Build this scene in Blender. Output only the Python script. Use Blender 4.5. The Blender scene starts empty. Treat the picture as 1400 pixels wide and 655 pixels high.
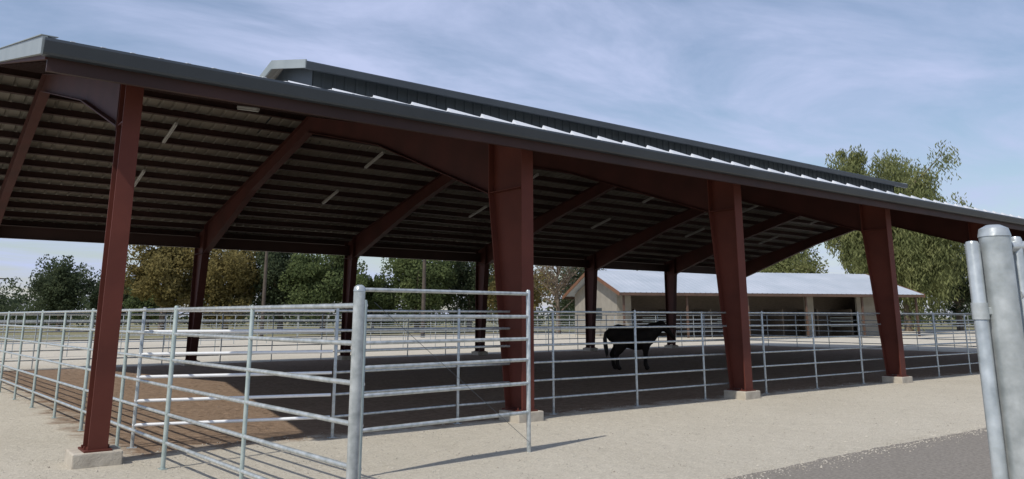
import bpy, bmesh, math, random
import numpy as np
from mathutils import Vector, Matrix
random.seed(7); rng=np.random.default_rng(7)
D=bpy.data; S=bpy.context.scene; COL=S.collection

# ------------------------------------------------------------------ helpers
def nodes(name):
    m=D.materials.new(name); m.use_nodes=True
    nt=m.node_tree; b=nt.nodes['Principled BSDF']; return m,nt,b
def N(nt,t,**k):
    n=nt.nodes.new(t)
    for a,v in k.items():
        if a in n.inputs.keys(): n.inputs[a].default_value=v
        else: setattr(n,a,v)
    return n
def ramp(nt,fac,stops):
    r=nt.nodes.new('ShaderNodeValToRGB'); e=r.color_ramp.elements
    while len(e)<len(stops): e.new(0.5)
    for i,(p,c) in enumerate(stops):
        e[i].position=p; e[i].color=(c[0],c[1],c[2],1)
    nt.links.new(fac,r.inputs[0]); return r
def mat(name,c1,c2,scale=3.0,rough=0.6,metal=0.0,bump=0.0,bscale=40,stretch=(1,1,1),detail=5,spec=0.5):
    m,nt,b=nodes(name)
    tc=N(nt,'ShaderNodeTexCoord'); mp=N(nt,'ShaderNodeMapping'); mp.inputs['Scale'].default_value=stretch
    nt.links.new(tc.outputs['Object'],mp.inputs[0])
    n=N(nt,'ShaderNodeTexNoise'); n.inputs['Scale'].default_value=scale; n.inputs['Detail'].default_value=detail
    nt.links.new(mp.outputs[0],n.inputs['Vector'])
    r=ramp(nt,n.outputs[0],[(0.3,c1),(0.7,c2)])
    nt.links.new(r.outputs[0],b.inputs['Base Color'])
    b.inputs['Roughness'].default_value=rough; b.inputs['Metallic'].default_value=metal
    b.inputs['Specular IOR Level'].default_value=spec
    if bump>0:
        n2=N(nt,'ShaderNodeTexNoise'); n2.inputs['Scale'].default_value=bscale; n2.inputs['Detail'].default_value=4
        nt.links.new(mp.outputs[0],n2.inputs['Vector'])
        bp=N(nt,'ShaderNodeBump'); bp.inputs['Strength'].default_value=bump; bp.inputs['Distance'].default_value=0.02
        nt.links.new(n2.outputs[0],bp.inputs['Height']); nt.links.new(bp.outputs[0],b.inputs['Normal'])
    return m
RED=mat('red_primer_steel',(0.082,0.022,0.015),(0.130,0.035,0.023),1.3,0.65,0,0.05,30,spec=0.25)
REDSHADE=mat('red_primer_steel_shaded',(0.048,0.015,0.011),(0.074,0.021,0.016),1.3,0.65,0,0.05,30,spec=0.25)  # darker copy of the red primer, under-roof shade put into the colour
PURL=mat('dark_primer_steel',(0.035,0.018,0.015),(0.052,0.024,0.020),1.3,0.6,spec=0.3)
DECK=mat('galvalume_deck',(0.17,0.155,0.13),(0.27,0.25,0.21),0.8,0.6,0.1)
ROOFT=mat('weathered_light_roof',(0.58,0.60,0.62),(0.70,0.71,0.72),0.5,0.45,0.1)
STROOF=mat('stable_metal_roof',(0.36,0.40,0.44),(0.45,0.48,0.52),0.4,0.55,0.1)
SLATE=mat('slate_trim',(0.036,0.046,0.057),(0.050,0.062,0.073),1.0,0.45)
LSLATE=mat('light_slate_trim',(0.20,0.23,0.23),(0.28,0.31,0.31),1.0,0.45)
SLATEW=mat('slate_siding',(0.022,0.030,0.036),(0.036,0.046,0.052),1.0,0.5)
GALV=mat('galvanised_pipe',(0.31,0.34,0.34),(0.55,0.58,0.58),14,0.27,0.4,0.04,60)
GALVGLINT=mat('galvanised_pipe_glint',(0.80,0.81,0.81),(0.88,0.89,0.89),14,0.22,0.0,0.02,60)  # galvanised pipe with sun glints painted in as near-white base colour
GALVG=mat('galvanised_green_pipe',(0.30,0.36,0.34),(0.43,0.49,0.46),9,0.42,0.25,0.04,60)
CONC=mat('concrete',(0.36,0.32,0.26),(0.50,0.455,0.375),7,0.9,0,0.4,60)
WHITE=mat('white_enamel',(0.28,0.27,0.25),(0.35,0.34,0.32),4,0.5)
TUBE=mat('tube_glass',(0.36,0.36,0.34),(0.42,0.42,0.40),4,0.3)
STUCCO=mat('beige_stucco',(0.23,0.21,0.175),(0.30,0.275,0.23),1.5,0.9,0,0.3,30)
BROWN=mat('brown_trim',(0.07,0.042,0.028),(0.11,0.062,0.040),2,0.6)
BARGE=mat('stained_barge_board',(0.14,0.066,0.034),(0.19,0.092,0.050),2,0.6)
DARKW=mat('dark_stall_boards',(0.10,0.08,0.06),(0.16,0.125,0.095),3,0.8,0,0.2,20,(1,1,8))
BARK=mat('bark',(0.10,0.075,0.05),(0.20,0.16,0.12),6,0.95,0,0.6,25,(1,1,0.25))
POLE=mat('pole_wood',(0.05,0.04,0.03),(0.09,0.07,0.055),4,0.9)

def smooth(me):
    me.polygons.foreach_set('use_smooth',[True]*len(me.polygons))
def mesh_from_bm(name,bm,m=None,sm=False):
    bmesh.ops.recalc_face_normals(bm,faces=bm.faces[:])
    me=D.meshes.new(name); bm.to_mesh(me); bm.free()
    if m: me.materials.append(m)
    if sm:
        smooth(me); me.set_sharp_from_angle(angle=math.radians(48))
    return me
def obj(name,me,parent=None,loc=(0,0,0),rot=(0,0,0)):
    o=D.objects.new(name,me); COL.objects.link(o)
    if parent: o.parent=parent
    o.location=loc; o.rotation_euler=rot
    return o
def empty(name,loc=(0,0,0),rotz=0,label=None,cat=None,group=None):
    o=D.objects.new(name,None); COL.objects.link(o); o.location=loc; o.rotation_euler=(0,0,rotz)
    o.empty_display_size=0.2
    tag(o,label,cat,group); return o
def tag(o,label=None,cat=None,group=None,kind=None):
    if label:o['label']=label
    if cat:o['category']=cat
    if group:o['group']=group
    if kind:o['kind']=kind
def box(bm,x0,x1,y0,y1,z0,z1):
    v=[bm.verts.new(p) for p in [(x0,y0,z0),(x1,y0,z0),(x1,y1,z0),(x0,y1,z0),(x0,y0,z1),(x1,y0,z1),(x1,y1,z1),(x0,y1,z1)]]
    for f in [(0,3,2,1),(4,5,6,7),(0,1,5,4),(1,2,6,5),(2,3,7,6),(3,0,4,7)]: bm.faces.new([v[i] for i in f])
def bev(bm,w,seg=2):
    bmesh.ops.bevel(bm,geom=bm.edges[:],offset=w,segments=seg,affect='EDGES',profile=0.6)
def tube(bm,pts,rads,seg=10,cap=True):
    pts=[Vector(p) for p in pts]; rings=[]
    for i,p in enumerate(pts):
        d=(pts[min(i+1,len(pts)-1)]-pts[max(i-1,0)]).normalized()
        a=Vector((0,0,1)) if abs(d.z)<0.9 else Vector((1,0,0))
        u=d.cross(a).normalized(); w=d.cross(u).normalized()
        r=rads[i] if hasattr(rads,'__len__') else rads
        rings.append([bm.verts.new(p+(u*math.cos(2*math.pi*k/seg)+w*math.sin(2*math.pi*k/seg))*r) for k in range(seg)])
    for i in range(len(rings)-1):
        for k in range(seg):
            bm.faces.new([rings[i][k],rings[i][(k+1)%seg],rings[i+1][(k+1)%seg],rings[i+1][k]])
    if cap:
        bm.faces.new(rings[0]); bm.faces.new(rings[-1])
def prism_yz(bm,poly,x0,x1):
    a=[bm.verts.new((x0,y,z)) for y,z in poly]; b=[bm.verts.new((x1,y,z)) for y,z in poly]
    bm.faces.new(a); bm.faces.new(list(reversed(b)))
    n=len(poly)
    for i in range(n): bm.faces.new([a[i],a[(i+1)%n],b[(i+1)%n],b[i]])
def flange(bm,p,q,w,t,side):
    d=Vector((q[0]-p[0],q[1]-p[1])).normalized(); n=Vector((-d.y,d.x))*t*side
    prism_yz(bm,[p,q,(q[0]+n.x,q[1]+n.y),(p[0]+n.x,p[1]+n.y)],-w/2,w/2)

# ------------------------------------------------------------------ ground
def ground_mat():
    m,nt,b=nodes('sandy_ground'); L=nt.links.new
    g=N(nt,'ShaderNodeNewGeometry'); P=g.outputs['Position']
    def noise(sc,det=6,rough=0.6):
        n=N(nt,'ShaderNodeTexNoise'); n.inputs['Scale'].default_value=sc; n.inputs['Detail'].default_value=det
        n.inputs['Roughness'].default_value=rough; L(P,n.inputs['Vector']); return n.outputs[0]
    def M(op,a,bb=None,clamp=False):
        n=N(nt,'ShaderNodeMath',operation=op); n.use_clamp=clamp
        for i,v in enumerate((a,bb)):
            if v is None: continue
            if hasattr(v,'links') : L(v,n.inputs[i])
            else: n.inputs[i].default_value=v
        return n.outputs[0]
    def mix(f,a,c,mode='MIX'):
        n=N(nt,'ShaderNodeMixRGB',blend_type=mode)
        for i,v in enumerate((f,a,c)):
            if hasattr(v,'links'): L(v,n.inputs[i])
            elif i==0: n.inputs[0].default_value=v
            else: n.inputs[i].default_value=(*v,1)
        return n.outputs[0]
    big=noise(0.35,4); mid=noise(2.2,6); fine=noise(32,6,0.8); blot=noise(9,4,0.7)
    sand=ramp(nt,mid,[(0.3,(0.455,0.415,0.335)),(0.7,(0.54,0.495,0.405))]).outputs[0]
    sand=mix(0.5,sand,ramp(nt,fine,[(0.36,(0.20,0.18,0.14)),(0.5,(0.51,0.465,0.375)),(0.62,(0.84,0.79,0.67))]).outputs[0])
    sand=mix(0.35,sand,ramp(nt,big,[(0.35,(0.42,0.38,0.305)),(0.65,(0.56,0.515,0.425))]).outputs[0])
    sand=mix(0.2,sand,ramp(nt,blot,[(0.38,(0.35,0.315,0.25)),(0.6,(0.58,0.535,0.44))]).outputs[0])
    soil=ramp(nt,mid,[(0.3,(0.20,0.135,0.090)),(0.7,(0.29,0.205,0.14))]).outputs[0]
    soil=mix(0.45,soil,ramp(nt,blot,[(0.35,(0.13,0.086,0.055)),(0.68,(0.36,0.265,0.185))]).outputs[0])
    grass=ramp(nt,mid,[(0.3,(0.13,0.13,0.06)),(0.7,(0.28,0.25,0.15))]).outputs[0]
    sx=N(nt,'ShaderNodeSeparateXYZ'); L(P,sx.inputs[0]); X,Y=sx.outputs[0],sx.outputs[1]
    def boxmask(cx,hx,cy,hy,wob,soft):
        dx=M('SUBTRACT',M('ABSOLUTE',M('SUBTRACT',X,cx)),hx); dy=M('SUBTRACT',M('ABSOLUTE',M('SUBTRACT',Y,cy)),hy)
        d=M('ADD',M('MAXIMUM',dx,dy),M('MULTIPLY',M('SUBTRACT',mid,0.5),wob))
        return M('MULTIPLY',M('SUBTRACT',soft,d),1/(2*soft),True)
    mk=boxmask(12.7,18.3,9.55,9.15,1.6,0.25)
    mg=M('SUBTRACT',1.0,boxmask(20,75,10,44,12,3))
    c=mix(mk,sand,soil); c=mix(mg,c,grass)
    L(c,b.inputs['Base Color']); b.inputs['Roughness'].default_value=0.95; b.inputs['Specular IOR Level'].default_value=0.15
    vo=N(nt,'ShaderNodeTexVoronoi'); vo.inputs['Scale'].default_value=4.5; L(P,vo.inputs['Vector'])
    h=M('ADD',M('MULTIPLY',M('MINIMUM',vo.outputs['Distance'],0.35),M('ADD',M('MULTIPLY',mk,2.4),0.40)),M('MULTIPLY',fine,0.38))
    h=M('ADD',h,M('MULTIPLY',blot,0.38)); h=M('ADD',h,M('MULTIPLY',mid,0.8))
    bp=N(nt,'ShaderNodeBump'); bp.inputs['Strength'].default_value=0.8; bp.inputs['Distance'].default_value=0.06
    L(h,bp.inputs['Height']); L(bp.outputs[0],b.inputs['Normal'])
    return m
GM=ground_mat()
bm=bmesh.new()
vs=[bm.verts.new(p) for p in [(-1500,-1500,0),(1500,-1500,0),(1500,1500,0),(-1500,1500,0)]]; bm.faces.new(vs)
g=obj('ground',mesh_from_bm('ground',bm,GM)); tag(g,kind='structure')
ASPH=mat('asphalt',(0.16,0.142,0.118),(0.26,0.235,0.20),28,0.95,0,0.6,90,detail=8)
bm=bmesh.new(); prev=None
for i in range(0,1100):
    x=-50+i*0.125
    e=-4.66+0.03*math.sin(x*0.9)+random.uniform(-0.02,0.02)
    a=bm.verts.new((x,-13,0.006)); b_=bm.verts.new((x,e,0.006))
    if prev: bm.faces.new([prev[0],a,b_,prev[1]])
    prev=(a,b_)
r=obj('road',mesh_from_bm('road',bm,ASPH)); tag(r,kind='structure')
GRAV=mat('gravel_stones',(0.24,0.215,0.175),(0.54,0.50,0.42),3,0.95)
def gravel():
    n=22000
    px=rng.uniform(-11,16,n); py=np.where(rng.random(n)<0.3,-4.70+rng.normal(0,0.14,n),-4.6+rng.random(n)*5.4)
    base=np.array([(1,0,0),(0,1,0),(-1,0,0),(0,-1,0),(0,0,1)],float)
    V=np.zeros((n*5,3)); F=[]
    s=rng.uniform(0.003,0.010,n)*rng.choice([1,1,1,1.7],n)
    for i in range(n):
        a=rng.uniform(0,6.28); c,s_=math.cos(a),math.sin(a)
        q=base*s[i]*rng.uniform(0.6,1.3,(5,1)); q=np.stack([q[:,0]*c-q[:,1]*s_,q[:,0]*s_+q[:,1]*c,q[:,2]*0.8],1)
        V[i*5:i*5+5]=q+[px[i],py[i],0.002 if py[i]>-4.6 else 0.008]
        k=i*5; F+= [(k,k+1,k+4),(k+1,k+2,k+4),(k+2,k+3,k+4),(k+3,k,k+4)]
    me=D.meshes.new('gravel'); me.from_pydata(V.tolist(),[],F); me.materials.append(GRAV)
    o=obj('gravel',me); tag(o,'loose gravel scattered on the sandy ground','gravel',kind='stuff')
gravel()

# ------------------------------------------------------------------ arena shelter
PITCH=0.255; EZ=4.50; EO=0.60; W=18.3
XA,XB=-7.0,31.0
FR=[-5.97,0.10,5.75,12.0,18.45,24.2,30.1]
def roofz(y):
    yy=min(y,W-y); return EZ+0.02+PITCH*(yy+EO)
def rt(y): return roofz(y)-0.035-0.20
barn=empty('arena_shelter',(0,0,0),0,'large open-sided riding arena shelter with red steel columns and metal roof','open barn')
KIND={0:(0.34,0.64,3.80),1:(0.26,0.28,3.88),2:(0.40,0.90,3.70)}
def col_mesh(end,rear):
    bm=bmesh.new(); d0,dk,zk=KIND[end]
    s=-1 if rear else 1; fw=0.20 if end==1 else 0.24
    T=lambda y:s*y
    poly=[(T(0.0),0.19),(T(d0),0.19),(T(dk),zk),(T(dk),rt(dk)-0.01),(T(0.0),rt(0)-0.01)]
    prism_yz(bm,poly,-0.012,0.012)
    flange(bm,(T(0),0.17),(T(0),rt(0)),fw,0.02,s)
    flange(bm,(T(d0),0.17),(T(dk),zk),fw,0.02,-s)
    box(bm,-fw/2-0.04,fw/2+0.04,min(T(-0.06),T(d0+0.06)),max(T(-0.06),T(d0+0.06)),0.15,0.17)
    for bx in (-fw/2-0.02,fw/2+0.02):
        for by in (0.06,d0-0.06):
            c=Vector((bx,T(by),0.17)); tube(bm,[c,c+Vector((0,0,0.035))],0.012,6)
    prism_yz(bm,[(T(dk),zk),(T(dk+0.02),zk),(T(dk+0.02),rt(dk)-0.02),(T(dk),rt(dk)-0.02)],-fw/2,fw/2)
    prism_yz(bm,[(T(0.02),zk),(T(dk-0.002),zk),(T(dk-0.002),zk+0.015),(T(0.02),zk+0.015)],-fw/2+0.01,fw/2-0.01)
    return mesh_from_bm('column',bm,REDSHADE if rear else RED)
def rafter_mesh(end):
    bm=bmesh.new(); R=W/2
    d0,dk,zk=KIND[end]; yk=dk+0.025
    ym=3.4 if end==1 else 5.2; dm=0.40 if end==1 else 0.44
    fw=0.20
    for s in (1,-1):
        T=(lambda y:y) if s==1 else (lambda y:W-y)
        low=[(yk,zk),(ym,rt(ym)-dm),(R,rt(R)-dm+0.02)]
        top=[(R,rt(R)),(ym,rt(ym)),(yk,rt(yk))]
        poly=[(T(y),z) for y,z in low+top]
        prism_yz(bm,poly,-0.01,0.01)
        for a,b_ in zip(low[:-1],low[1:]): flange(bm,(T(a[0]),a[1]),(T(b_[0]),b_[1]),fw,0.018,-s)
        flange(bm,(T(yk),rt(yk)-0.001),(T(R),rt(R)-0.001),fw,0.016,-s)
        prism_yz(bm,[(T(yk),zk-0.06),(T(yk+0.02),zk-0.06),(T(yk+0.02),rt(yk)-0.02),(T(yk),rt(yk)-0.02)],-fw/2-0.01,fw/2+0.01)
    return mesh_from_bm('rafter',bm,REDSHADE)
CM={(e,r):col_mesh(e,r) for e in (0,1,2) for r in (0,1)}; RM={e:rafter_mesh(e) for e in (0,1,2)}
bm=bmesh.new(); box(bm,-0.25,0.25,-0.26,0.26,-0.1,0.15); bev(bm,0.015); FOOT=mesh_from_bm('concrete_footing',bm,CONC)
for i,x in enumerate(FR):
    e={0:1,1:2}.get(i,0)
    for rear in (0,1):
        y=W if rear else 0
        obj('column',CM[(e,rear)],barn,(x,y,0))
        obj('concrete_footing',FOOT,barn,(x,y+(-0.16 if rear else 0.16),0),(0,0,0.02*((i%3)-1)))
    obj('rafter',RM[e],barn,(x,0,0))
bm=bmesh.new()
box(bm,XA+0.06,XB-0.06,-0.0015,0.0015,0.004,0.196)
box(bm,XA+0.06,XB-0.06,-0.065,0.0015,0.0,0.0035); box(bm,XA+0.06,XB-0.06,-0.0015,0.065,0.1965,0.2)
box(bm,XA+0.06,XB-0.06,-0.065,-0.062,0.004,0.022)
PM=mesh_from_bm('purlin',bm,PURL)
sl=math.atan(PITCH)
for k in range(13):
    y=-0.35+k*0.765
    for s in (0,1):
        yy=W-y if s else y
        obj('purlin',PM,barn,(0,yy,roofz(y)-0.035-0.2),(sl if not s else -sl,0,0))
for y in (W-0.16,):
    bm=bmesh.new()
    box(bm,FR[0],FR[-1],-0.006,0.006,3.94,4.28); box(bm,FR[0],FR[-1],-0.08,0.08,3.925,3.94); box(bm,FR[0],FR[-1],-0.08,0.08,4.28,4.295)
    obj('eave_beam',mesh_from_bm('eave_beam',bm,PURL),barn,(0,y,0))
def ribbed(x0,x1,ya,za,yb,zb,name,m,parent,pitch_x=0.305,rib=0.035,th=0.006):
    prof=[]; x=x0
    while x<x1:
        prof+=[(x,0),(x+0.20,0),(x+0.225,rib),(x+0.265,rib),(x+0.29,0)]; x+=pitch_x
    prof=[p for p in prof if p[0]<=x1]+[(x1,0)]
    bm=bmesh.new(); rows=[]
    for dz in (0,-th):
        for (y,z) in ((ya,za),(yb,zb)):
            rows.append([bm.verts.new((px,y,z+pz+dz)) for px,pz in prof])
    n=len(prof)
    for i in range(n-1):
        bm.faces.new([rows[0][i],rows[0][i+1],rows[1][i+1],rows[1][i]])
        bm.faces.new([rows[2][i],rows[3][i],rows[3][i+1],rows[2][i+1]])
        bm.faces.new([rows[0][i],rows[2][i],rows[2][i+1],rows[0][i+1]])
        bm.faces.new([rows[1][i],rows[1][i+1],rows[3][i+1],rows[3][i]])
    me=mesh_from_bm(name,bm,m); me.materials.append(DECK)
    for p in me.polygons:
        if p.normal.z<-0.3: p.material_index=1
    return obj(name,me,parent)
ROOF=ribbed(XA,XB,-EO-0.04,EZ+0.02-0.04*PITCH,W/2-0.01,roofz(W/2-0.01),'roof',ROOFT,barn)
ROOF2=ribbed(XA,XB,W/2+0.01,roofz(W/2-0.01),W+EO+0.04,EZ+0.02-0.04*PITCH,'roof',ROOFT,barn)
bm=bmesh.new()
for s in (-1,1):
    prism_yz(bm,[(W/2,roofz(W/2)+0.06),(W/2+s*0.25,roofz(W/2)-0.25*PITCH+0.05),(W/2+s*0.25,roofz(W/2)-0.25*PITCH+0.044),(W/2,roofz(W/2)+0.053)],XA,XB)
obj('ridge_cap',mesh_from_bm('ridge_cap',bm,ROOFT),ROOF)
bm=bmesh.new(); x=-4.9  # added pale sawtooth strip, tilted to catch sun along the eave
while x<XB-0.62:
    k=min(1,max(0.0,(x+5.6)/4.5)); h=0.030+0.065*k; lo=0.005+0.030*k
    yb,zb,yt,zt=-0.70,4.498,-0.60,4.53
    bm.faces.new([bm.verts.new(p) for p in [(x,yb,zb),(x+0.60,yb,zb),(x+0.60,yt,zt+lo),(x,yt+0.02,zt+h)]])
    bm.faces.new([bm.verts.new(p) for p in [(x,yb,zb),(x,yt+0.02,zt+h),(x,yt+0.1,zt-0.01)]])
    x+=0.61
obj('pale_eave_strip',mesh_from_bm('pale_eave_strip',bm,ROOFT),ROOF)
for s in (0,1):
    bm=bmesh.new(); Y=lambda y:(W-y if s else y)
    prof=[(-EO-0.01,4.49),(-EO-0.16,4.50),(-EO-0.165,4.47),(-EO-0.15,4.43),(-EO-0.12,4.35),(-EO-0.10,4.33),(-EO-0.01,4.33)]
    prism_yz(bm,[(Y(y),z) for y,z in prof],XA-0.03,XB+0.03)
    obj('gutter',mesh_from_bm('gutter',bm,SLATE),ROOF)
    bm=bmesh.new(); y0,y1=sorted((Y(-EO-0.006),Y(-EO+0.05))); box(bm,XA+0.03,XB-0.03,y0,y1,4.18,4.45)
    obj('eave_strut',mesh_from_bm('eave_strut',bm,PURL),barn)
for x0,x1 in ((XA-0.05,XA+0.0-0.003),(XB+0.003,XB+0.05)):
    for s in (0,1):
        Y=(lambda y:W-y) if s else (lambda y:y)
        bm=bmesh.new()
        y0,y1=-EO-0.10,W/2
        prism_yz(bm,[(Y(y0),4.33),(Y(y1),roofz(y1)-0.20),(Y(y1),roofz(y1)+0.05),(Y(y0),4.53)],x0,x1)
        prism_yz(bm,[(Y(y0),4.535),(Y(y1),roofz(y1)+0.055),(Y(y1),roofz(y1)+0.065),(Y(y0),4.545)],x0-0.02,x1+0.1)
        obj('rake_trim',mesh_from_bm('rake_trim',bm,LSLATE),ROOF)
        bm=bmesh.new()
        dx=0.056 if x0<0 else -0.056
        prism_yz(bm,[(Y(-EO),rt(-EO)+0.02),(Y(W/2-0.01),rt(W/2)+0.02),(Y(W/2-0.01),rt(W/2)+0.17),(Y(-EO),rt(-EO)+0.17)],x0+dx,x1+dx)
        obj('gable_channel',mesh_from_bm('gable_channel',bm,REDSHADE),barn)
# ridge monitor
MA,MB=-1.0,27.8; MY=7.0; MZ=7.50; MW=7.35
mon=D.objects.new('ridge_monitor',None); COL.objects.link(mon); mon.parent=barn
mz=lambda y:MZ+PITCH*(min(y,W-y)-MY)
def ribwall(x0,x1,y,z0,z1,s):
    bm=bmesh.new(); x=x0; prof=[]
    while x<x1: prof+=[(x,0),(x+0.22,0),(x+0.235,0.025),(x+0.285,0.025)]; x+=0.3
    top=[bm.verts.new((min(a,x1),y+s*b_,z1)) for a,b_ in prof]; bot=[bm.verts.new((min(a,x1),y+s*b_,z0)) for a,b_ in prof]
    for i in range(len(prof)-1): bm.faces.new([top[i],top[i+1],bot[i+1],bot[i]])
    return mesh_from_bm('monitor_wall',bm,SLATEW)
zb=roofz(MW)+0.012
for s,y in ((-1,MW),(1,W-MW)):
    obj('monitor_wall',ribwall(MA+0.35,MB-0.35,y,zb,mz(MW)-0.04,s),mon)
for x in (MA+0.35,MB-0.35):
    bm=bmesh.new(); prism_yz(bm,[(MW,zb),(W/2,roofz(W/2)+0.012),(W-MW,zb),(W-MW,mz(MW)-0.05),(W/2,mz(W/2)-0.05),(MW,mz(MW)-0.05)],x-0.015,x+0.015)
    obj('monitor_wall',mesh_from_bm('monitor_wall',bm,SLATEW),mon)
ribbed(MA,MB,MY,mz(MY),W/2-0.005,mz(W/2),'monitor_roof',ROOFT,mon)
ribbed(MA,MB,W/2+0.005,mz(W/2),W-MY,mz(MY),'monitor_roof',ROOFT,mon)
for s in (0,1):
    Y=(lambda y:W-y) if s else (lambda y:y)
    bm=bmesh.new(); prism_yz(bm,[(Y(a),z) for a,z in [(MY-0.01,MZ-0.005),(MY-0.13,MZ+0.0),(MY-0.135,MZ-0.03),(MY-0.10,MZ-0.17),(MY-0.01,MZ-0.17)]],MA-0.02,MB+0.02)
    obj('monitor_gutter',mesh_from_bm('monitor_gutter',bm,SLATE),mon)
    for x0,x1 in ((MA-0.04,MA-0.003),(MB+0.003,MB+0.04)):
        bm=bmesh.new(); prism_yz(bm,[(Y(MY-0.1),MZ-0.17),(Y(W/2),mz(W/2)-0.17),(Y(W/2),mz(W/2)+0.06),(Y(MY-0.1),MZ+0.04)],x0,x1)
        obj('monitor_trim',mesh_from_bm('monitor_trim',bm,LSLATE),mon)

bm=bmesh.new(); prism_yz(bm,[(-0.6,0.0),(0.6,0.0),(0.6,0.05),(-0.6,0.05)],-0.035,0.035); bev(bm,0.008,1); SL1=mesh_from_bm('light_housing',bm,WHITE)
bm=bmesh.new()
for x in (-0.02,0.02): tube(bm,[(x,-0.57,-0.018),(x,0.57,-0.018)],0.013,8)
SL2=mesh_from_bm('light_tube',bm,TUBE,True)
for i in range(6):
    xm=(FR[i]+FR[i+1])/2
    for y in (5.0,10.9,13.9):
        z=rt(min(y,W-y))-0.11
        e=D.objects.new('strip_light',None); COL.objects.link(e); e.location=(xm,y,z); e.rotation_euler=((sl if y<W/2 else -sl),0,0)
        tag(e,'unlit white twin-tube strip light hung under the roof','strip light','strip lights under the arena roof')
        obj('light_housing',SL1,e); obj('light_tube',SL2,e)

# ------------------------------------------------------------------ pipe fences
cache={}
ZR=[0.27,0.56,0.85,1.13,1.41,1.68]
def tube_mesh(name,L,r,m,vertical=False,seg=10,foot=False):
    k=(name,round(L,2),r,m.name,vertical,foot)
    if k not in cache:
        bm=bmesh.new()
        if vertical:
            tube(bm,[(0,0,0),(0,0,L-r*0.6),(0,0,L-r*0.1),(0,0,L)],[r,r,r*0.8,r*0.35],seg)
            if foot: box(bm,-0.06,0.06,-0.035,0.035,0.0,0.008)
        else: tube(bm,[(0,0,0),(L,0,0)],r,seg)
        cache[k]=mesh_from_bm(name,bm,m,True)
    return cache[k]
def panel(p0,p1,label,mid=True,simple=False,group='pipe fence panels around the arena',top=1.72,green=False,end=False,rr=0.019,pr=0.022,rm=None):
    p0=Vector(p0);p1=Vector(p1);d=p1-p0;L=d.length;ang=math.atan2(d.y,d.x)
    if simple:
        k=('panel',round(L,2))
        if k not in cache:
            bm=bmesh.new()
            for z in ZR: tube(bm,[(0,0,z),(L,0,z)],0.02,6)
            for x in (0.03,L/2): tube(bm,[(x,0,0),(x,0,top)],0.02,6)
            cache[k]=mesh_from_bm('fence_panel',bm,GALV,True)
        o=obj('fence_panel',cache[k],None,(p0.x,p0.y,0),(0,0,ang)); tag(o,label,'fence panel',group); return o
    e=empty('fence_panel',(p0.x,p0.y,0),ang,label,'fence panel',group)
    G=GALVG if green else GALV
    for x in ((0.04,L-0.04) if end else (0.04,)): obj('post',tube_mesh('post',top,pr,G,True,12,True),e,(x,0,0))
    if mid: obj('post',tube_mesh('post',top-0.02,pr*0.88,G,True,12,True),e,(L/2,0,0))
    for z in ZR: obj('rail',tube_mesh('rail',L-0.02,rr,rm or GALV,seg=12),e,(0.02,0,z))
    return e
LB='galvanised six-rail pipe fence panel standing on the sand'
x=-0.95
for i in range(8): panel((x,0.45),(x+3.94,0.45),'galvanised six-rail pipe fence panel between the red columns',end=(i==7)); x+=3.945
panel((-3.08,0.30),(-0.96,0.45),LB,mid=False)
panel((-5.42,1.05),(-3.09,0.30),'galvanised pipe fence panel crossing the arena corner, sun glints painted as whitened rails',mid=False,rm=GALVGLINT,rr=0.021)
EX=lambda y:-5.47-0.045*(y-0.0)
panel((-5.22,-4.80),(EX(-0.72),-0.72),'galvanised pipe fence panel fixed to the tall thick post',green=True,rr=0.0190,pr=0.022)
y=-0.70
for i in range(6):
    panel((EX(y),y),(EX(y+3.78),y+3.78),'galvanised pipe fence panel along the arena end',green=True,rr=0.0190,pr=0.025); y+=3.785
x=-6.3
for i in range(10): panel((x,18.95),(x+3.79,18.95),'galvanised pipe fence panel along the far side of the arena'); x+=3.8
for i in range(5): panel((31.3,0.45+i*3.72),(31.3,0.45+i*3.72+3.71),'galvanised pipe fence panel closing the arena end')
for row,(yy,x0,n) in enumerate(((27,-12,14),(38,-25,20))):
    for i in range(n): panel((x0+i*3.9,yy),(x0+i*3.9+3.89,yy),'distant galvanised pipe fence panel of a paddock',simple=True,group='distant paddock fence panels')
for yy,x0,n in ((9.0,31.6,7),(0.45,31.7,6)):
    for i in range(n): panel((x0+i*3.9,yy),(x0+i*3.9+3.89,yy),'galvanised pipe fence panel of the paddock beyond the shelter',simple=True,group='distant paddock fence panels')
for i in range(4): panel((-6.5,22.2+i*3.9),(-6.5,22.2+i*3.9+3.89),'distant galvanised pipe fence panel of a paddock',simple=True,group='distant paddock fence panels')

def post_mesh(h,r,name='gate_post'):
    bm=bmesh.new(); tube(bm,[(0,0,-0.05),(0,0,h-0.045),(0,0,h-0.044),(0,0,h-0.014),(0,0,h)],[r,r,r*1.06,r*0.93,r*0.45],28)
    return mesh_from_bm(name,bm,GALV,True)
gp=obj('gate_post',post_mesh(1.82,0.041),None,(-5.335,-4.90,0)); tag(gp,'tall thick galvanised steel fence post with domed cap','gate post')
gate=empty('pipe_gate',(-4.06,-2.398,0),math.atan2(0.18,2.25),'free-standing galvanised six-rail pipe gate with diagonal cable','gate')
GLn=2.42
for z in (0.46,0.80,1.08,1.33,1.60,1.88): obj('rail',tube_mesh('rail',GLn,0.022,GALV),gate,(0,0,z))
obj('gate_frame',tube_mesh('gate_frame',1.91,0.024,GALV,True,12),gate,(0,0,0.0))
obj('gate_frame',tube_mesh('gate_frame',1.93,0.027,GALV,True,12),gate,(GLn,0,0.0))
bm=bmesh.new(); tube(bm,[(0.15,-0.03,1.75),(GLn-0.02,-0.03,0.12)],0.0025,6); obj('brace_cable',mesh_from_bm('brace_cable',bm,SLATE,True),gate)
pp=(-4.645,-8.765)
gp2=obj('gate_post',post_mesh(1.94,0.053),None,(pp[0],pp[1],0)); tag(gp2,'thick galvanised steel post beside the asphalt drive','gate post')
ux,uy=0.7926,-0.6097
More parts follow.
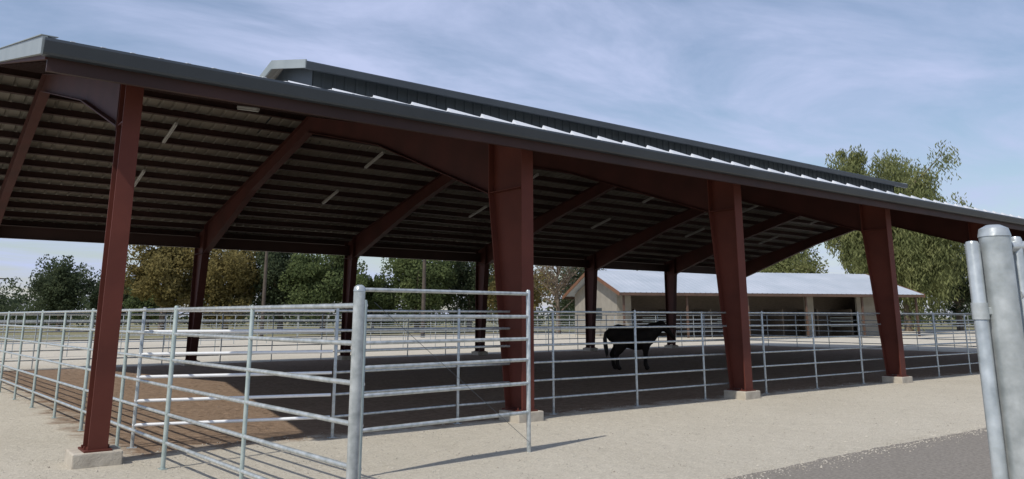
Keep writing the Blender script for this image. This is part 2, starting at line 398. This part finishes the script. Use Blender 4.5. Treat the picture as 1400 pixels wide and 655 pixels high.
g2=empty('pipe_gate',(pp[0]-ux*0.088,pp[1]-uy*0.088,0),0,'narrow end of a galvanised pipe gate hung beside the drive','gate')
obj('gate_frame',tube_mesh('gate_frame',1.78,0.025,GALV,True,14),g2,(0,0,0.10))
for z in (0.5,1.62):
    bm=bmesh.new(); box(bm,0,0.08,-0.012,0.012,z-0.015,z+0.015); bev(bm,0.005,1); o=obj('hinge',mesh_from_bm('hinge',bm,GALV),g2,(0,0,0),(0,0,math.atan2(uy,ux)))
    bm=bmesh.new(); tube(bm,[(0,0,z-0.03),(0,0,z+0.03)],0.029,16); obj('hinge_collar',mesh_from_bm('hinge_collar',bm,GALV,True),g2)
e=panel((pp[0]+0.06,pp[1]-0.02),(pp[0]+3.2,pp[1]-1.3),'galvanised pipe fence panel beside the asphalt drive',top=1.90)
obj('rail',tube_mesh('rail',3.4,0.0235,GALV),e,(0.0,0,1.86))

# ------------------------------------------------------------------ horse
def horse(loc,rz):
    bm=bmesh.new()
    def chain(pts,sub=8):
        for (a,ra),(b_,rb) in zip(pts[:-1],pts[1:]):
            a=Vector(a);b_=Vector(b_)
            for k in range(sub+1):
                t=k/sub; t2=t*t*(3-2*t); p=a.lerp(b_,t); r=[ra[i]*(1-t2)+rb[i]*t2 for i in range(3)]
                bmesh.ops.create_icosphere(bm,subdivisions=2,radius=1,matrix=Matrix.Translation(p)@Matrix.Diagonal((r[0],r[1],r[2],1)))
    R=lambda a,b_=None,c=None:(a,b_ if b_ else a,c if c else a)
    chain([((-0.66,0,1.12),R(.23,.22,.27)),((-0.48,0,1.12),R(.26,.29,.33)),((-0.22,0,1.03),R(.27,.31,.36)),((0.05,0,0.99),R(.29,.32,.39)),((0.32,0,1.03),R(.27,.28,.40)),((0.50,0,1.11),R(.22,.21,.34)),
           ((0.66,0,1.23),R(.17,.145,.26)),((0.80,0,1.33),R(.14,.11,.21)),((0.92,0,1.41),R(.10,.08,.15))])
    chain([((0.92,0,1.41),R(.10,.08,.11)),((1.00,0,1.33),R(.12,.085,.13)),((1.11,0,1.21),R(.092,.07,.095)),((1.22,0,1.07),R(.068,.058,.068)),((1.27,0,1.01),R(.068,.057,.062))])
    chain([((0.36,0,1.38),R(.14,.06,.05)),((0.5,0,1.36),R(.12,.05,.06))])
    for s,fw,hw in ((1,0.0,0.0),(-1,-0.07,0.09)):
        chain([((-0.50,s*.12,1.04),R(.24,.13,.27)),((-0.44+hw*.3,s*.15,.82),R(.20,.13,.19)),((-0.55+hw*.7,s*.14,.64),R(.135,.095,.14)),((-0.69+hw,s*.13,.50),R(.087,.068,.09)),((-0.67+hw,s*.13,.34),R(.063,.054,.065)),((-0.66+hw,s*.13,.18),R(.066,.06,.065)),((-0.62+hw,s*.13,.09),R(.062,.057,.057)),((-0.60+hw,s*.13,.045),R(.078,.07,.05))])
        chain([((0.40,s*.12,0.97),R(.18,.13,.25)),((0.36+fw*.3,s*.14,.77),R(.14,.10,.17)),((0.38+fw*.7,s*.14,.60),R(.094,.075,.11)),((0.39+fw,s*.14,.45),R(.073,.065,.08)),((0.38+fw,s*.14,.30),R(.058,.051,.06)),((0.38+fw,s*.14,.16),R(.063,.056,.06)),((0.41+fw,s*.14,.09),R(.06,.055,.055)),((0.43+fw,s*.14,.045),R(.076,.068,.05))])
        chain([((0.91,s*.05,1.49),R(.03,.022,.03)),((0.925,s*.06,1.55),R(.014,.012,.028))],4)
    tmp=obj('tmp',mesh_from_bm('tmp',bm)); 
    mo=tmp.modifiers.new('r','REMESH'); mo.mode='VOXEL'; mo.voxel_size=0.018
    sm=tmp.modifiers.new('s','SMOOTH'); sm.iterations=5; sm.factor=0.6
    dg=bpy.context.evaluated_depsgraph_get(); me=D.meshes.new_from_object(tmp.evaluated_get(dg)); D.objects.remove(tmp)
    m=mat('horse_coat',(0.008,0.006,0.005),(0.018,0.012,0.009),4,0.7,spec=0.2)
    me.materials.clear(); me.materials.append(m); smooth(me); me.name='horse'
    h=obj('horse',me,None,loc,(0,0,rz)); tag(h,'dark brown horse standing in the shaded arena with head lowered','horse')
    hair=mat('horse_hair',(0.006,0.005,0.004),(0.015,0.011,0.009),20,0.6,0,0.5,60,(1,1,0.1))
    bm=bmesh.new()
    for k in range(16):
        a=random.uniform(-.05,.05); c=random.uniform(-.04,.04)
        tube(bm,[(-0.82,a*.3,1.27),(-0.91,a*.6,1.18),(-0.93+c*.5,a,.95),(-0.90+c,a*1.3,.7),(-0.87+c,a,.38+random.uniform(0,.12))],[.02,.035,.042,.032,.006],6)
    obj('tail',mesh_from_bm('tail',bm,hair,True),h)
    bm=bmesh.new()
    for k in range(26):
        t=k/25; p=Vector((0.46,0,1.44)).lerp(Vector((0.92,0,1.54)),t)
        tube(bm,[(p.x,0,p.z),(p.x+.01,-.07,p.z-.03),(p.x-.01,-.13-.03*(1-t),p.z-.10),(p.x-.02,-.145-.04*(1-t),p.z-.2-random.uniform(0,.05))],[.018,.02,.018,.005],5)
    obj('mane',mesh_from_bm('mane',bm,hair,True),h)
    eye=mat('horse_eye',(0.004,0.003,0.003),(0.006,0.005,0.004),5,0.1)
    for s in (1,-1):
        bm=bmesh.new(); bmesh.ops.create_icosphere(bm,subdivisions=2,radius=0.02); obj('eye',mesh_from_bm('eye',bm,eye,True),h,(1.04,s*.076,1.35))
    h.scale=(0.98,0.98,0.95)
    return h
h=horse((10.35,7.5,0),math.radians(-36))

# ------------------------------------------------------------------ stable building
A=(35.1,32.6); st=empty('stable_building',(A[0],A[1],0),math.radians(-23.6),'low grey-beige stable building with pale metal gable roof and open stalls','stable')
LN,WD,E2,R2=27.2,14.0,3.40,5.45
p2=(R2-E2)/(WD/2)
def part(name,fn,m,parent=st,sm=False):
    bm=bmesh.new(); fn(bm); return obj(name,mesh_from_bm(name,bm,m,sm),parent)
sroof=None
for s in (0,1):
    Y=(lambda y:WD-y) if s else (lambda y:y)
    bm=bmesh.new(); x=0; prof=[]
    while x<LN: prof+=[(x,0),(x+0.34,0),(x+0.37,0.02),(x+0.41,0.02)]; x+=0.45
    top=[bm.verts.new((min(a,LN),Y(0),E2+b_)) for a,b_ in prof]; bot=[bm.verts.new((min(a,LN),Y(WD/2-0.005),R2+b_)) for a,b_ in prof]
    for i in range(len(prof)-1): bm.faces.new([top[i],top[i+1],bot[i+1],bot[i]])
    o=obj('roof',mesh_from_bm('roof',bm,STROOF),st)
    if not s: sroof=o
    for x0,x1 in ((-0.06,0.0),(LN,LN+0.06)):
        part('barge_board',lambda b:prism_yz(b,[(Y(-0.05),E2-0.25),(Y(WD/2),R2-0.25),(Y(WD/2),R2+0.05),(Y(-0.05),E2+0.04)],x0,x1),BARGE,sroof or st)
    part('fascia',lambda b:box(b,0.01,LN-0.01,min(Y(-0.04),Y(-0.0)),max(Y(-0.04),Y(0.0)),E2-0.22,E2-0.01),BROWN,sroof or st)
for x in (0.9,LN-0.9):
    part('gable_wall',lambda b:prism_yz(b,[(2.6,0),(WD-1,0),(WD-1,E2+p2*1-0.12),(WD/2,R2-0.15),(2.6,E2+p2*2.6-0.12)],x-0.1,x+0.1),STUCCO)
part('rear_wall',lambda b:box(b,1.01,LN-1.01,WD-1.1,WD-0.9,0,E2+0.1),STUCCO)
part('partition_wall',lambda b:box(b,1.01,LN-1.01,5.6,5.75,0,4.6),DARKW)
for a,b2 in ((1.01,2.0),(17.6,18.4),(22.6,LN-1.01)):
    part('front_wall',lambda b:box(b,a,b2,2.6,2.8,0,E2+p2*2.6-0.1),STUCCO)
for i in range(8):
    x=2.4+i*3.3
    if x<LN-5: part('stall_divider',lambda b:box(b,x-0.06,x+0.06,2.85,5.55,0,2.2),DARKW)
for i in range(6):
    x=0.5+i*(LN-1)/5
    part('porch_post',lambda b:box(b,x-0.07,x+0.07,0.35,0.49,0,E2-0.05),BROWN)
part('porch_beam',lambda b:box(b,0.3,LN-0.3,0.36,0.48,E2-0.05-0.18,E2-0.06),BROWN)
for a in (3.0,9.5,20.0): part('stall_gate',lambda b:[tube(b,[(a,2.75,z),(a+2.2,2.75,z)],0.03,6) for z in (0.4,0.8,1.2,1.5)],GALVG)
part('window',lambda b:box(b,0.78,0.80,6.0,7.4,1.3,2.3),SLATEW)

# ------------------------------------------------------------------ trees
CA,SA=0.7926,0.6097
def site(X,Y): return (-7.9+CA*X+SA*Y, -10.0-SA*X+CA*Y)
def leafmat(name,c1,c2,c3):
    m,nt,b=nodes(name); tc=N(nt,'ShaderNodeTexCoord')
    n=N(nt,'ShaderNodeTexNoise'); n.inputs['Scale'].default_value=0.55; n.inputs['Detail'].default_value=3; n.inputs['Roughness'].default_value=0.6
    nt.links.new(tc.outputs['Object'],n.inputs['Vector'])
    r=ramp(nt,n.outputs[0],[(0.32,c1),(0.5,c2),(0.68,c3)]); nt.links.new(r.outputs[0],b.inputs['Base Color'])
    b.inputs['Roughness'].default_value=0.9; b.inputs['Specular IOR Level'].default_value=0.03
    tr=N(nt,'ShaderNodeBsdfTranslucent'); nt.links.new(r.outputs[0],tr.inputs[0])
    mx=N(nt,'ShaderNodeMixShader'); mx.inputs[0].default_value=0.48
    nt.links.new(b.outputs[0],mx.inputs[1]); nt.links.new(tr.outputs[0],mx.inputs[2]); nt.links.new(mx.outputs[0],nt.nodes['Material Output'].inputs[0])
    return m
LF={'dark':leafmat('leaf_dark',(0.060,0.078,0.045),(0.086,0.108,0.060),(0.115,0.140,0.074)),
    'olive':leafmat('leaf_olive',(0.15,0.13,0.055),(0.23,0.19,0.075),(0.30,0.25,0.105)),
    'green':leafmat('leaf_green',(0.082,0.108,0.048),(0.125,0.158,0.066),(0.17,0.205,0.085)),
    'lime':leafmat('leaf_lime',(0.14,0.16,0.068),(0.21,0.23,0.098),(0.29,0.30,0.135)),
    'brown':leafmat('leaf_brown',(0.10,0.075,0.05),(0.15,0.11,0.075),(0.20,0.145,0.10))}
def leaves(cent,sig,nper,size,droop=0):
    n=len(cent)*nper
    c=np.repeat(cent,nper,0); s=np.repeat(sig,nper,0)
    g=rng.normal(0,1,(n,3)); l=np.linalg.norm(g,axis=1,keepdims=True); g=g/l*np.minimum(l,1.9)*0.62
    P=c+g*s
    if droop: P[:,2]-=np.abs(rng.normal(0,droop,n))*0.5
    a=rng.normal(0,1,(n,3)); a/=np.linalg.norm(a,axis=1,keepdims=True)
    if droop: a[:,2]=a[:,2]*0.5-1.2; a/=np.linalg.norm(a,axis=1,keepdims=True)
    b=np.cross(a,rng.normal(0,1,(n,3))); b/=np.linalg.norm(b,axis=1,keepdims=True)
    sz=rng.uniform(0.5,1.2,(n,1))*size; a=a*sz*(1.5 if droop else 1.0); b=b*sz*(0.5 if droop else 0.66)
    V=np.stack([P-a,P-b*0.8,P+a,P+b*0.8],1).reshape(-1,3)
    me=D.meshes.new('crown'); me.vertices.add(n*4); me.vertices.foreach_set('co',V.ravel())
    me.loops.add(n*4); me.loops.foreach_set('vertex_index',np.arange(n*4))
    me.polygons.add(n); me.polygons.foreach_set('loop_start',np.arange(0,n*4,4)); me.polygons.foreach_set('loop_total',np.full(n,4))
    me.update(); me.validate(); return me
def tree(X,Y,h,r,kind,label,nl=70,nper=170,size=0.17,droop=0,low=0.10,trunkr=None,bare=False,clump=1.0):
    x,y=site(X,Y); e=empty('tree',(x,y,0),random.uniform(0,6),label,'tree')
    tr=trunkr or 0.03*h
    bm=bmesh.new(); tips=[]
    lean=random.uniform(-.06,.06)*h
    tp=[(0,0,-0.2),(lean*.2,0,h*.25),(lean*.5,lean*.3,h*.5),(lean,lean*.5,h*.8)]
    tube(bm,tp,[tr*1.2,tr*.85,tr*.55,tr*.15],8)
    nb=26 if bare else 13
    for k in range(nb):
        t=random.uniform(0.22,0.75); z=h*t; a=random.uniform(0,6.28); ln=r*random.uniform(.55,1.0)*(1.15-t*.5)
        b0=(lean*t,lean*t*.5,z); b1=(b0[0]+math.cos(a)*ln*.5,b0[1]+math.sin(a)*ln*.5,z+ln*.45); b2=(b0[0]+math.cos(a)*ln,b0[1]+math.sin(a)*ln,min(z+ln*.95,h*.97))
        tube(bm,[b0,b1,b2],[tr*.35,tr*.2,tr*.06],6); tips.append(b2); tips.append(b1)
        if bare:
            for q in range(6):
                s=Vector(b1).lerp(Vector(b2),random.random()); d=Vector((random.uniform(-1,1),random.uniform(-1,1),random.uniform(.3,1.3)))*r*.35
                tube(bm,[s,s+d*.5+Vector((0,0,.1)),s+d],[tr*.09,tr*.06,tr*.02],4)
    obj('trunk',mesh_from_bm('trunk',bm,BARK,True),e)
    C=[];Sg=[]
    for b in tips:
        C.append(b); Sg.append([r*.28*clump]*3)
    while len(C)<nl:
        u=rng.normal(0,1,3); u/=np.linalg.norm(u); rr=rng.uniform(.35,1.0)
        zc=h*(low+1)/2; hz=h*(1-low)/2
        sh=1-0.35*max(0,u[2])
        C.append((u[0]*r*rr*sh,u[1]*r*rr*sh,zc+u[2]*hz*rr*0.92)); q=r*rng.uniform(.16,.34)*clump; Sg.append([q,q,q*rng.uniform(.6,1.3)])
    if bare: nper=max(6,nper//8)
    C=np.array(C,float); Sg=np.array(Sg,float)
    me=leaves(C,Sg,nper,size,droop); me.materials.append(LF[kind]); obj('crown',me,e)
    return e
T=tree
T(-66,100,4.8,3.4,'dark','small dark green tree in the far tree line',50,120)
T(-60,104,5.2,3.6,'dark','small dark green tree in the far tree line',50,120)
T(-51,90,8.1,3.3,'dark','dark green bushy tree in the tree line',80,170)
T(-46.5,93,6.6,2.8,'dark','dark green bushy tree in the tree line',60,170)
T(-40,88,4.8,2.4,'green','low green tree in the tree line')
T(-31.5,72,9.6,3.6,'olive','tall yellowing olive-coloured tree beyond the paddocks',85,240,clump=.85)
T(-26.5,74,8.8,3.6,'olive','yellowing olive-coloured tree beyond the paddocks',80,240,clump=.85)
T(-22,76,9.0,3.6,'dark','dark green tree beyond the paddocks',80,230,clump=.9)
T(-17.5,74,8.5,3.6,'green','green tree beyond the paddocks',80,230,clump=.9)
T(-13.6,78,5.5,2.0,'green','short green tree in the tree line')
T(-9.5,80,8.6,4.4,'green','rounded green tree beyond the paddocks',90,250,clump=.9)
T(-4.5,84,8.4,3.8,'dark','dark green tree beyond the paddocks',80,220,clump=.9)
T(0.5,82,8.2,3.5,'olive','olive green tree beyond the paddocks',80,220,clump=.9)
T(4.4,76,7.8,2.8,'brown','nearly bare brown tree beside the stable building',50,90,bare=True)
T(9,104,10,4.0,'dark','dark green tree behind the stable building')
T(34,100,12.8,4.8,'lime','pale green tree behind the stable building',110,220,0.19)
T(29,104,11.2,4.0,'olive','olive-coloured tree behind the stable building',85,180,0.19)
T(44.6,90,21.2,6.3,'lime','very tall drooping pale green tree behind the stable building',210,330,0.19,2.6,0.08,0.42,clump=0.78)
T(40.6,92,23.6,3.4,'lime','tall slender pale green tree with airy crown',95,220,0.19,1.6,0.22,0.3,clump=0.85)
T(52.6,94,11,3.2,'dark','dark green tree beside the stable building')
T(58,92,12,4.0,'green','green tree beyond the stable building')
T(66,96,13,5.0,'dark','dark green tree beyond the stable building')
def wood():
    C=[];Sg=[]
    for k in range(620):
        t=random.uniform(-1,1); X=t*170; Y=135+random.uniform(-8,20); x,y=site(X,Y)
        hmax=5.2+2.0*math.sin(X*.11)+1.6*math.sin(X*.31+1)
        C.append((x,y,random.uniform(.5,hmax))); q=random.uniform(1.2,2.4); Sg.append((q,q,q*.8))
    me=leaves(np.array(C),np.array(Sg),110,0.38); me.materials.append(LF['dark']); me.name='distant_wood'
    o=obj('distant_wood',me); tag(o,'far-off dark green belt of trees along the horizon','wood',kind='stuff')
wood()
def pole(X,Y,h):
    x,y=site(X,Y); e=empty('utility_pole',(x,y,0),random.uniform(0,1),'dark wooden utility pole with cross arm beyond the paddocks','utility pole','utility poles beyond the paddocks')
    bm=bmesh.new(); tube(bm,[(0,0,-.2),(0,0,h)],[.17,.11],10); obj('pole_shaft',mesh_from_bm('pole_shaft',bm,POLE,True),e)
    bm=bmesh.new(); box(bm,-1.1,1.1,.12,.22,h-.9,h-.78); obj('cross_arm',mesh_from_bm('cross_arm',bm,POLE),e)
pole(-20.6,66,9.5); pole(-7.0,63,9.2); pole(-56,86,6.5)

# ------------------------------------------------------------------ light, sky
sd=Vector((0.86,0.20,-1.0)).normalized()
sun=D.lights.new('sun','SUN'); sun.energy=3.7; sun.angle=math.radians(0.5); sun.color=(1.0,0.95,0.87)
so=D.objects.new('sun',sun); COL.objects.link(so); so.rotation_euler=sd.to_track_quat('-Z','Y').to_euler(); so.location=(-30,-10,40)
w=D.worlds.new('World'); S.world=w; w.use_nodes=True; nt=w.node_tree; L=nt.links.new
bg=nt.nodes['Background']; bg.inputs[1].default_value=0.108
sky=nt.nodes.new('ShaderNodeTexSky'); sky.sky_type='NISHITA'; sky.sun_disc=False
sky.sun_elevation=math.asin(-sd.z); sky.sun_rotation=math.atan2(-sd.x,-sd.y)%(2*math.pi); sky.air_density=1.3; sky.dust_density=0.6; sky.ozone_density=3.2
tc=N(nt,'ShaderNodeTexCoord'); sx=N(nt,'ShaderNodeSeparateXYZ'); L(tc.outputs['Generated'],sx.inputs[0])
ad=N(nt,'ShaderNodeMath',operation='ADD'); L(sx.outputs[2],ad.inputs[0]); ad.inputs[1].default_value=0.12
mxx=N(nt,'ShaderNodeMath',operation='MAXIMUM'); L(ad.outputs[0],mxx.inputs[0]); mxx.inputs[1].default_value=0.05
dv=N(nt,'ShaderNodeVectorMath',operation='DIVIDE'); L(tc.outputs['Generated'],dv.inputs[0])
cb=N(nt,'ShaderNodeCombineXYZ'); [L(mxx.outputs[0],cb.inputs[i]) for i in range(3)]; L(cb.outputs[0],dv.inputs[1])
mp=N(nt,'ShaderNodeMapping'); L(dv.outputs[0],mp.inputs[0]); mp.inputs['Rotation'].default_value=(0,0,0.75); mp.inputs['Scale'].default_value=(0.7,1.25,0.0)
n1=N(nt,'ShaderNodeTexNoise'); n1.inputs['Scale'].default_value=1.4; n1.inputs['Detail'].default_value=10; n1.inputs['Roughness'].default_value=0.6; n1.inputs['Distortion'].default_value=0.5
L(mp.outputs[0],n1.inputs['Vector'])
cr=ramp(nt,n1.outputs[0],[(0.38,(0.25,0.25,0.25)),(0.5,(0.52,0.52,0.52)),(0.66,(0.98,0.98,0.98))])
mx=N(nt,'ShaderNodeMixRGB'); L(cr.outputs[0],mx.inputs[0]); L(sky.outputs[0],mx.inputs[1]); mx.inputs[2].default_value=(5.0,5.7,8.1,1)
L(mx.outputs[0],bg.inputs[0])

# ------------------------------------------------------------------ camera
cam=D.cameras.new('camera'); cam.sensor_width=36; cam.lens=27.48; cam.shift_y=-0.0861; cam.clip_end=5000; cam.clip_start=0.05
co=D.objects.new('camera',cam); COL.objects.link(co); co.location=(-7.9,-10.0,1.6); co.rotation_euler=(math.radians(101.94),0,math.radians(-37.57))
S.camera=co
S.view_settings.view_transform='Standard'; S.view_settings.look='None'; S.view_settings.exposure=0
